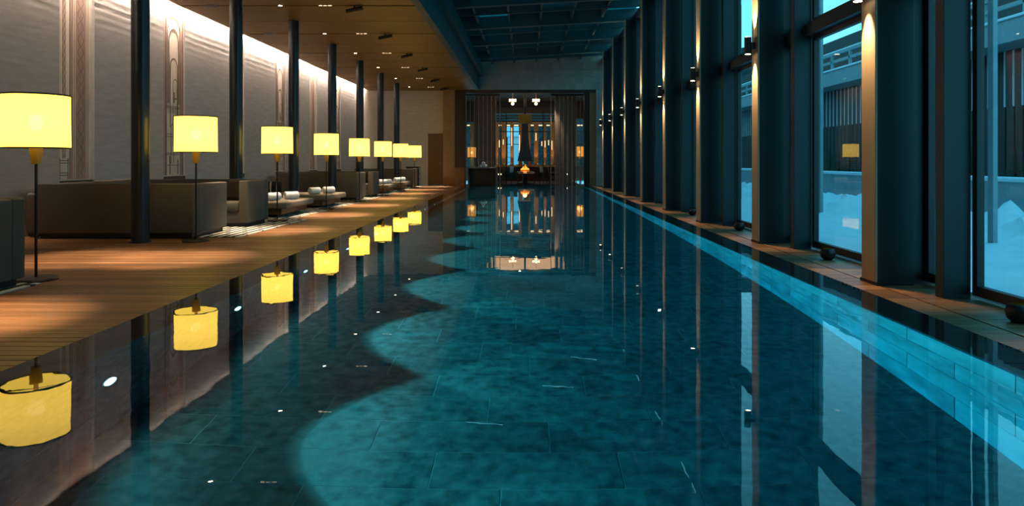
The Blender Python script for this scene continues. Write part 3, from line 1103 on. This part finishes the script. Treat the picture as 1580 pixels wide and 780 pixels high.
MB().box(bx(765), bx(855), BY - .06, BY + .06, bz(190), bz(188.6)).build('head_rail', M['brass'], wbk)
MB().box(bx(720), bx(731), BY, BY + .25, bz(188.5), 5).build('wall_panel', M['dark_wood'], wbk)
MB().box(bx(888), bx(900), BY, BY + .25, bz(183), 5).build('wall_panel', M['dark_wood'], wbk)
posts = [(765, 769), (774, 781.5), (787.5, 792.6), (800.5, 806), (815, 818.5), (824, 830.5), (837.5, 842.7), (849.5, 855)]
for a, c in posts:
    MB().box(bx(a), bx(c), BY - .08, BY + .22, bz(257), bz(190)).build('post', M['wood_v'], wbk, bevel=.006)
    lamp('SPOT', 'post_light', ((bx(a) + bx(c)) / 2, BY - .35, bz(250)), 24, (1, .55, .18), wbk, spot_size=math.radians(70), spot_blend=1, shadow_soft_size=.04,
         rot=(PI - .28, 0, 0))
MB().box(bx(763), bx(857), BY - .45, BY - .02, bz(257), bz(254.5)).build('shelf', M['brass'], wbk)
nw = 0
for a, c in ((769, 774), (781.5, 787.5), (792.6, 800.5), (806, 815), (818.5, 824), (830.5, 837.5), (842.7, 849.5), (720, 726), (890, 899.5)):
    nw += 1
    w = sempty('window_%d' % (20 + nw), 'narrow window between timber posts in the lounge back wall')
    MB().box(bx(a), bx(c), BY + .12, BY + .128, bz(257), bz(188)).build('pane', M['glass'], w)
    MB().box(bx(a), bx(c), BY + .1, BY + .15, bz(223), bz(222)).build('glazing_bar', M['black'], w)
    MB().box(bx(a), bx(c), BY + .1, BY + .15, bz(203), bz(202.3)).build('glazing_bar', M['black'], w)
    o = MB().box(bx(a) + .02, bx(c) - .02, BY + .0, BY + .05, bz(194), bz(192.4)).build('strip_light', M['tube_glow'])
    tag(o, 'short warm light bar at the top of lounge window %s' % ['one from the left', 'two from the left', 'three from the left', 'behind the flue', 'right of the flue', 'second right of the flue', 'third right of the flue', 'at the far left', 'at the far right'][nw - 1],
        'light', 'light bars over the lounge windows')
MB().box(bx(726), bx(731), BY - .06, BY + .2, bz(257), bz(190)).build('post', M['wood_v'], wbk)
MB().box(bx(888), bx(890), BY - .06, BY + .2, bz(257), bz(183)).build('post', M['wood_v'], wbk)
for q, (x, y0, y1) in enumerate(((770.5, 216, 227), (776.5, 215, 223), (789.5, 197, 225), (801.5, 208, 238), (827, 205, 217), (841, 217, 227), (846.5, 216, 224), (851.5, 217, 231), (836, 218, 225))):
    y_ = BY - .5
    p0, p1 = at(x, y0, y_), at(x, y1, y_)
    t = thing('pendant', 'slim glowing tube pendant, %s along the lounge windows from the left' % ['first', 'second', 'third', 'fourth', 'fifth', 'sixth', 'eighth', 'ninth', 'seventh'][q],
              'light', (p0.x, y_, p1.z), group='tube pendants before the lounge windows')
    MB().tube((0, 0, 0), (0, 0, p0.z - p1.z), .022, n=10).build('tube', M['tube_glow'], t)
    MB().tube((0, 0, p0.z - p1.z), (0, 0, 4.5 - p1.z), .004, n=6).build('cord', M['black'], t)

# gold bowls and lights on the long shelf
for q in range(9):
    x = bx(768 + q * 10.3)
    t = thing('shelf_light', 'small gold shelf light, %s from the left on the long shelf under the lounge windows' % ['first', 'second', 'third', 'fourth', 'fifth', 'sixth', 'seventh', 'eighth', 'ninth'][q],
              'light', (x, BY - .25, bz(254.4)), group='gold lights on the lounge shelf')
    MB().lathe([(0, 0), (.06, 0), (.09, .05), (.08, .055), (.05, .012), (0, .012)], 16).build('bowl', M['brass'], t, True)
    MB().lathe([(0, .013), (.035, .014), (.04, .05), (0, .06)], 12).build('glow', M['candle'], t, True)

# fireplace
FD = 33.2
P = lambda x, y: at(x, y, FD)
k_ = FD / F
t = thing('fireplace', 'round open fireplace with flared steel hood and tall flue in the lounge', 'fireplace', (P(810, 0).x, FD, 0))
z_ = lambda y: at(0, y, FD).z
MB().box(-10.3 * k_, 10.3 * k_, -.3, .3, z_(191), z_(176.5)).build('flue_box', M['brass'], t, bevel=.01)
MB().tube((0, 0, z_(176)), (0, 0, 4.5), .05, n=12).build('hanger', M['black'], t)
MB().lathe([(5 * k_, z_(191)), (5 * k_, z_(205)), (5.4 * k_, z_(214)), (6.8 * k_, z_(224)), (9 * k_, z_(236)), (11.2 * k_, z_(246)), (11.6 * k_, z_(248.8)),
            (11.0 * k_, z_(248.8)), (8.5 * k_, z_(237)), (4.5 * k_, z_(214)), (4.5 * k_, z_(191))], 36).build('hood', M['slate'], t, True)
MB().lathe([(10.5 * k_, z_(264)), (10.5 * k_, z_(249))], 32).build('glass_cylinder', M['hearth_glass'], t, True)
MB().lathe([(0, z_(266)), (20 * k_, z_(268.5)), (20.5 * k_, z_(267.5)), (18 * k_, z_(266.2)), (11 * k_, z_(264)), (0, z_(264))], 36).build('hearth_plate', M['slate'], t, True)
MB().lathe([(0, .0), (.42, 0), (.40, .05), (.12, .12), (.12, z_(267)), (0, z_(267))], 28).build('pedestal', M['black'], t, True)
fm = MB()
for q, (fx, fy, hh) in enumerate(((0, 0, .30), (.09, -.05, .21), (-.09, -.03, .23), (.04, .08, .25), (-.16, .04, .14), (.16, .03, .15))):
    zb = z_(264) + .03
    fm.lathe([(0, zb), (.05, zb + .02), (.058, zb + hh * .25), (.036, zb + hh * .55), (.012, zb + hh * .82), (0, zb + hh)], 12, fx, fy)
fm.build('flames', M['flame'], t, True)
MB().lathe([(0, z_(264)), (.24, z_(264)), (.20, z_(264) + .05), (0, z_(264) + .08)], 20).build('embers', M['ember'], t, True)
lg = MB()
for q in range(3):
    lg.tube((-.2, -.08 + .08 * q, z_(264) + .04), (.2, -.1 + .1 * q, z_(264) + .05), .03, n=8)
lg.build('logs', M['bark'], t, True)
lamp('POINT', 'fire_glow', (0, 0, z_(258)), 22, (1, .38, .1), t, shadow_soft_size=.1)

# slim steel framed glass screen in front of the fire
GD = 31.37
t = thing('glass_screen', 'slim black framed glass screen in front of the fireplace lounge', 'screen', (0, GD, 0))
for x in (772, 781.3, 838, 849):
    MB().box(at(x, 0, GD).x - .02, at(x, 0, GD).x + .02, -.03, .03, 0, at(0, 165, GD).z).build('upright', M['black'], t)
for y in (165, 203):
    MB().box(at(772, 0, GD).x + .02, at(849, 0, GD).x - .02, -.025, .025, at(0, y, GD).z - .02, at(0, y, GD).z + .02).build('crossbar', M['black'], t)

# chandeliers, ceiling star light
for q, x in enumerate((791, 827)):
    p = at(x, 156, 33.5)
    t = thing('chandelier', 'small cross shaped glowing chandelier, %s of the fireplace flue' % ('left', 'right')[q], 'chandelier', p, group='chandeliers over the lounge')
    mb = MB()
    for a in range(4):
        mb.box(-.045 + .13 * math.cos(a * PI / 2), .045 + .13 * math.cos(a * PI / 2), -.045 + .13 * math.sin(a * PI / 2), .045 + .13 * math.sin(a * PI / 2), -.02, .10)
    mb.build('arm_shades', M['candle'], t)
    MB().box(-.19, .19, -.02, .02, -.045, -.02).build('cross_bar', M['brass'], t)
    MB().box(-.02, .02, -.19, .19, -.045, -.02).build('cross_bar', M['brass'], t)
    MB().lathe([(0, -.2), (.06, -.17), (.075, -.12), (.05, -.06), (0, -.045)], 16).build('globe', M['candle'], t, True)
    MB().tube((0, 0, -.03), (0, 0, 4.5 - p.z), .012, n=8).build('rod', M['brass'], t)
for q, (x, s) in enumerate(((763, .03), (802, .075), (856, .03))):
    p = at(x, 141.5, 31.5)
    o = MB().lathe([(0, -s), (s * .8, -s * .6), (s, 0), (s * .7, s * .8), (0, s)], 14).tube((0, 0, s * .8), (0, 0, 4.5 - p.z), .008, n=6).build('ceiling_spot', M['lens_warm'], None, True, loc=(p.x, p.y, p.z))
    lamp('SPOT', 'lounge_spot', (p.x, p.y - .5, 3.95), (500, 150, 300)[q], (1, .8, .6), None, spot_size=math.radians(44), spot_blend=.8, shadow_soft_size=.03, rot=(-.58 if q == 0 else 0, (-.05, 0, 0)[q], 0))
    tag(o, ['tiny spot over the left rod screen', 'brightest star like spot above the lounge opening', 'tiny spot over the right rod screen'][q], 'light', 'spots inside the lounge opening')

# lanterns
for q, (x, y0, y1, wpx, dd) in enumerate(((728, 227, 243, 13, 32.2), (894.5, 226, 242, 11.5, 32.2))):
    p0, p1 = at(x, y1, dd), at(x, y0, dd)
    t = thing('standing_lantern', 'amber drum lantern behind the %s rod screen' % ('left', 'right')[q], 'lamp', (p0.x, dd, 0), group='amber lanterns in the lounge')
    r = wpx * dd / F / 2
    MB().lathe([(r, p0.z), (r, p1.z)], 28).build('lamp_shade', M['lantern'], t, True)
    MB().lathe([(r + .006, p0.z - .02), (r + .006, p0.z + .02), (r - .01, p0.z + .02), (r - .01, p0.z - .02)], 28, close=True).build('bottom_rim', M['brass'], t)
    MB().tube((0, 0, .02), (0, 0, p0.z), .02, n=10).build('pole', M['brass'], t)
    MB().lathe([(0, 0), (.16, 0), (.16, .02), (0, .03)], 20).build('base', M['black'], t)
    MB().lathe([(0, p0.z + .16), (.05, p0.z + .2), (.055, p0.z + .25), (0, p0.z + .31)], 12).build('bulb', M['candle'], t, True)
    lamp('POINT', 'lantern_glow', (0, 0, p0.z + .1), 10, (1, .5, .15), t, shadow_soft_size=.12)

# counter and towel table at the pool end
t = thing('counter', 'brown timber counter at the pool corner beside the sandy pier', 'counter', (-2.84, 29.3, 0))
MB().box(-.21, .21, -.3, .3, 0, .84).build('body', M['wood_v'], t, bevel=.005)
MB().box(-.235, .235, -.33, .33, .84, .875).build('top', M['dark_wood'], t, bevel=.004)
TD = 29.0
xa, xb = at(722.5, 0, TD).x, at(767, 0, TD).x
t = thing('towel_table', 'grey slab legged table with a pile of towels at the far end of the pool', 'table', ((xa + xb) / 2, TD, 0))
hw = (xb - xa) / 2
MB().box(-hw, hw, -.3, .3, .79, .845).build('tabletop', M['slate'], t, bevel=.004)
for s in (-1, 1):
    MB().box(*sorted((s * hw, s * (hw - .055))), -.3, .3, 0, .79).build('leg', M['slate'], t, bevel=.004)
MB().box(-hw + .06, hw - .06, .22, .25, .1, .79).build('back_panel', M['dark_wood'], t)
for q, (x, z, lb) in enumerate(((743.4, .846, 'lower left'), (748.8, .846, 'lower right'), (746, .955, 'topmost'))):
    o = rolled_towel('rolled white towel, %s of the pile on the grey table at the pool end' % lb, at(x, 0, TD).x, TD - .05, z, PI / 2, .34, .066)
    o['group'] = 'towels piled on the grey table'


# lounge armchairs, low tables and candles
def armchair(label, x, y, rz, group='dark lounge chairs by the fire'):
    t = thing('lounge_chair', label, 'chair', (x, y, 0), rz, group)
    MB().box(-.34, .34, -.32, .36, .26, .42).build('seat', M['fabric_dark'], t, True, .03, 2)
    mb = MB()
    mb.v = [(-.34, .26, .38), (.34, .26, .38), (.34, .38, .38), (-.34, .38, .38), (-.32, .40, .84), (.32, .40, .84), (.32, .50, .84), (-.32, .50, .84)]
    mb.f = [(0, 3, 2, 1), (4, 5, 6, 7), (0, 1, 5, 4), (1, 2, 6, 5), (2, 3, 7, 6), (3, 0, 4, 7)]
    mb.build('backrest', M['fabric_dark'], t, True, .025, 2)
    for s in (-1, 1):
        MB().box(*sorted((s * .35, s * .41)), -.30, .42, .54, .585).build('armrest', M['dark_wood'], t, bevel=.006)
        for yy in (-.28, .38):
            MB().tube((s * .38, yy, 0), (s * .38, yy, .55), .018, n=10).build('leg', M['dark_wood'], t)
    return t


for q, (x, y, rz, lb) in enumerate(((-.92, 32.2, .5 + PI, 'left of the fire with a white towel on its back'), (.90, 32.25, PI - .4, 'right of the fire with a white towel on its back'),
                                    (1.45, 33.3, PI - .2, 'beside the low table right of the fire'), (2.25, 34.0, PI + .3, 'farthest right behind the rod screen'),
                                    (-1.55, 34.2, .3 + PI, 'left behind the grey towel table'))):
    armchair('dark lounge chair ' + lb, x, y, rz)
for q, (x, yy, rz) in enumerate(((-.92, 32.2, .5 + PI), (.90, 32.25, PI - .4))):
    mb = MB()
    mb.v = [(-.10, .445, .58), (.09, .445, .58), (.09, .465, .58), (-.10, .465, .58), (-.10, .512, .86), (.09, .512, .86), (.09, .535, .86), (-.10, .535, .86)]
    mb.f = [(0, 3, 2, 1), (4, 5, 6, 7), (0, 1, 5, 4), (1, 2, 6, 5), (2, 3, 7, 6), (3, 0, 4, 7)]
    o = mb.build('folded_towel', M['towel'], None, True, .01, 2, loc=(x, yy, 0))
    o.rotation_euler = (0, 0, rz)
    tag(o, 'white towel draped over the lounge chair %s of the fire' % ('left', 'right')[q], 'towel')
for q, (x, lb) in enumerate(((741, 'behind the grey towel table'), (771, 'left of the fireplace'), (877, 'right of the fireplace'))):
    p = at(x, 271, 33.0)
    t = thing('low_table', 'small dark low table ' + lb, 'table', (p.x, 33.0, 0), group='low tables in the lounge')
    MB().lathe([(0, .36), (.24, .36), (.24, .39), (0, .39)], 24).build('tabletop', M['dark_wood'], t)
    MB().tube((0, 0, .02), (0, 0, .36), .03, n=12).build('stem', M['black'], t)
    MB().lathe([(0, 0), (.16, 0), (.16, .02), (0, .025)], 20).build('base', M['black'], t)
    for s in (-1, 1):
        c = thing('candle', 'small lit candle on the low table %s, %s one' % (lb, 'left' if s < 0 else 'right'), 'candle', (p.x + s * .06, 32.95, .39), group='candles in the lounge')
        MB().lathe([(0, 0), (.03, 0), (.034, .07), (.028, .07), (.024, .01), (0, .01)], 14).build('glass_cup', M['white'], c, True)
        MB().lathe([(0, .02), (.018, .05), (.02, .08), (0, .12)], 10).build('flame', M['candle'], c, True)
lamp('AREA', 'lounge_glow', (0, 35, 4.4), 60, (1, .55, .25), shape='RECTANGLE', size=4, size_y=4)

# ------------------------------------------------------------------ outside: snow, planter, firs, slatted house
GZ = -.12
gv, gf = [], []
NX, NY = 160, 360
for j in range(NY + 1):
    for i in range(NX + 1):
        x = 3.84 + 30 * (i / NX) ** 1.6
        y = -6 + 60 * j / NY
        h = GZ + .05 * noise.noise((x * .8, y * .8, 0)) + .03 * noise.noise((x * 3, y * 3, 4))
        d = math.exp(-((x - 8.0) / 1.0) ** 2)
        h += d * (.30 + .22 * noise.noise((x * 1.6, y * 1.1, 7)) + .20 * noise.noise((x * 4, y * 4, 3)) + .12 * noise.noise((x * 9, y * 9, 6)))
        if x < 4.1:
            h = GZ
        gv.append((x, y, h))
for j in range(NY):
    for i in range(NX):
        q = j * (NX + 1) + i
        gf.append((q, q + 1, q + NX + 2, q + NX + 1))
mb = MB()
mb.v, mb.f = gv, gf
struct(mb.build('snow_ground', M['snow'], None, True), 'snow covered garden outside the glass wall')
t = thing('planter_wall', 'long pale garden planter with snow on its edge behind the snow heaps', 'planter', (9.3, 20, GZ))
MB().box(-.1, .05, -14, 22, 0, .84).build('wall', M['bluepaint'], t)
MB().box(-.14, .12, -14, 22, .84, .93).build('snow_cap', M['snow'], t, True, .03, 3)
struct(MB().box(9.37, 10.95, 6, 42, GZ, GZ + .62).build('planter_bed', M['bark']), 'earth bed of the garden planter')


def fir(k, x, y, h, lb='small dark fir in the planter outside, %s from the camera', zb=.7):
    t = thing('fir_tree', lb % k, 'tree', (x, y, GZ + (.62 if zb else 0)), random.uniform(0, 6), 'small firs outside' if zb else 'tall firs behind the lounge')
    MB().tube((0, 0, 0), (0, 0, h), .035, .008, n=8).build('trunk', M['bark'], t)
    mb = MB()
    nl = 16
    for i in range(nl):
        z = h * (.06 + .92 * i / nl)
        L = (.31 if zb else .14) * h * (1 - i / nl) + .04
        for q in range(9):
            a = q * 2 * PI / 9 + i * .5
            ca, sa = math.cos(a), math.sin(a)
            dz = -.12 * L
            tip = Vector((ca * L, sa * L, z + dz))
            for s in (-1, 1):
                for u in (.25, .45, .65, .85):
                    b0 = Vector((0, 0, z)).lerp(tip, u)
                    e = b0 + Vector((ca * .35 * L * (1 - u * .6) - s * sa * .28 * L * (1.1 - u), sa * .35 * L * (1 - u * .6) + s * ca * .28 * L * (1.1 - u), -.02))
                    mb.poly([b0, b0 + Vector((ca * .08 * L, sa * .08 * L, .015)), e])
            mb.poly([(0, 0, z), (tip.x - sa * .015, tip.y + ca * .015, tip.z), (tip.x + sa * .015, tip.y - ca * .015, tip.z)])
    mb.build('foliage', M['fir'], t)


tn = ['first', 'second', 'third', 'fourth', 'fifth', 'sixth', 'seventh', 'eighth', 'ninth', 'tenth', 'eleventh', 'twelfth', 'thirteenth', 'fourteenth']
for k in range(14):
    fir(tn[k], 10.1 + random.uniform(-.1, .3), 11.6 + k * .95 + random.uniform(-.2, .2), random.uniform(.85, 1.35))

for k, (x, y, h) in enumerate(((-3.0, 41.6, 4.6), (-1.55, 42.4, 5.2), (.52, 41.6, 4.4), (1.42, 43.4, 5.0), (2.3, 41.6, 4.4), (3.5, 43.2, 4.2))):
    fir(('one', 'two', 'three', 'four', 'five', 'six')[k], x, y, h, 'tall dark fir behind the lounge windows, number %s from the left', .0)
hs = thing('house', 'neighbouring house with dark vertical slats under a snowy balcony', 'house', (12.2, 22, GZ))
MB().box(.15, 4, -14, 24, 0, 4.0).build('wall', M['bluepaint'], hs)
MB().box(-.9, 4, -14, 24, 4.02, 4.55).build('balcony_slab', M['bluepaint'], hs, bevel=.01)
MB().box(-.95, -.6, -14, 24, 4.55, 4.62).build('snow_cap', M['snow'], hs, True, .02, 2)
MB().box(1.0, 4, -14, 24, 4.55, 6.4).build('upper_wall', M['slatwood'], hs)
sl = MB().box(-.06, .148, -.125, .125, .0, 4.0).mesh('slat', M['slatwood'])
for k in range(120):
    link('slat', sl, hs, (0, -13.6 + k * .31, 0))
bt = MB().box(-.10, -.06, -.011, .011, 2.6, 4.0).mesh('gap_light_strip', M['snow'])  # added pale strip paints the bright light line of each slat gap
for k in range(120):
    link('gap_light_strip', bt, hs, (0, -13.6 + .155 + k * .31, 0))
for z in (4.85, 5.12):
    MB().box(-.86, -.78, -14, 24, z, z + .09).build('rail', M['bluepaint'], hs)
MB().box(-.88, -.76, -14, 24, 5.21, 5.27).build('rail_snow', M['snow'], hs, True, .02, 2)
pp = MB().box(-.86, -.78, -.05, .05, 4.55, 5.12).mesh('baluster', M['bluepaint'])
for k in range(26):
    link('baluster', pp, hs, (0, -13.5 + k * 1.4, 0))
for k, (x, y) in enumerate(((6.75, 9.85), (6.75, 15.6), (6.75, 21.5))):
    o = MB().box(-.035, .035, -.06, .06, 0, 6.2).build('timber_post', M['bluepaint'], None, bevel=.006, loc=(x, y, GZ - .05))
    tag(o, 'square pale post standing in the snow outside, %s from the camera' % tn[k], 'post', 'posts in the snow')
bf = thing('forest_wall', 'dark wooded slope far beyond the garden', 'slope', (30, 25, GZ))
mb = MB()
vv, ff = [], []
for j in range(41):
    for i in range(11):
        y = -40 + 90 * j / 40
        vv.append((i * 2.2 + noise.noise((j * .9, i, 3)) * 1.2, y, -1 + i * .9 + noise.noise((j * .7, i * .7, 1)) * 1.4))
for j in range(40):
    for i in range(10):
        q = j * 11 + i
        ff.append((q, q + 1, q + 12, q + 11))
mb.v, mb.f = vv, ff
mb.build('slope', M['forest'], bf)

bgd = struct(MB().box(-14, 14, 41.0, 60, -.5, GZ + .0).build('snow_ground', M['snow']), 'snow behind the lounge windows')
hl = thing('hillside', 'dark wooded hillside behind the lounge windows', 'hillside', (0, 52, GZ))
mb = MB()
vv, ff = [], []
for j in range(31):
    for i in range(13):
        x = -30 + 60 * j / 30
        yy = i * 1.6
        vv.append((x, yy + noise.noise((j * .9, i, 8)) * .8, -.5 + i * 1.15 + (noise.noise((j * .8, i * .8, 2)) * 1.3 if i else 0)))
for j in range(30):
    for i in range(12):
        q = j * 13 + i
        ff.append((q, q + 1, q + 14, q + 13))
mb.v, mb.f = vv, ff
mb.build('slope', M['forest'], hl)
t = thing('added_pale_hut', 'pale hut shape added to whiten the bright lounge window', 'hut', (-.72, 47, GZ))  # made-up pale building that brightens the view through one window
MB().box(-.55, .55, -.6, .6, 0, 2.9).build('wall', M['snow'], t)
MB().poly([(-.7, -.75, 2.9), (.7, -.75, 2.9), (.7, 0, 3.6), (-.7, 0, 3.6)]).poly([(-.7, .75, 2.9), (.7, .75, 2.9), (.7, 0, 3.6), (-.7, 0, 3.6)]).poly([(-.7, -.75, 2.9), (-.7, .75, 2.9), (-.7, 0, 3.6)]).poly([(.7, -.75, 2.9), (.7, .75, 2.9), (.7, 0, 3.6)]).build('roof', M['snow'], t)
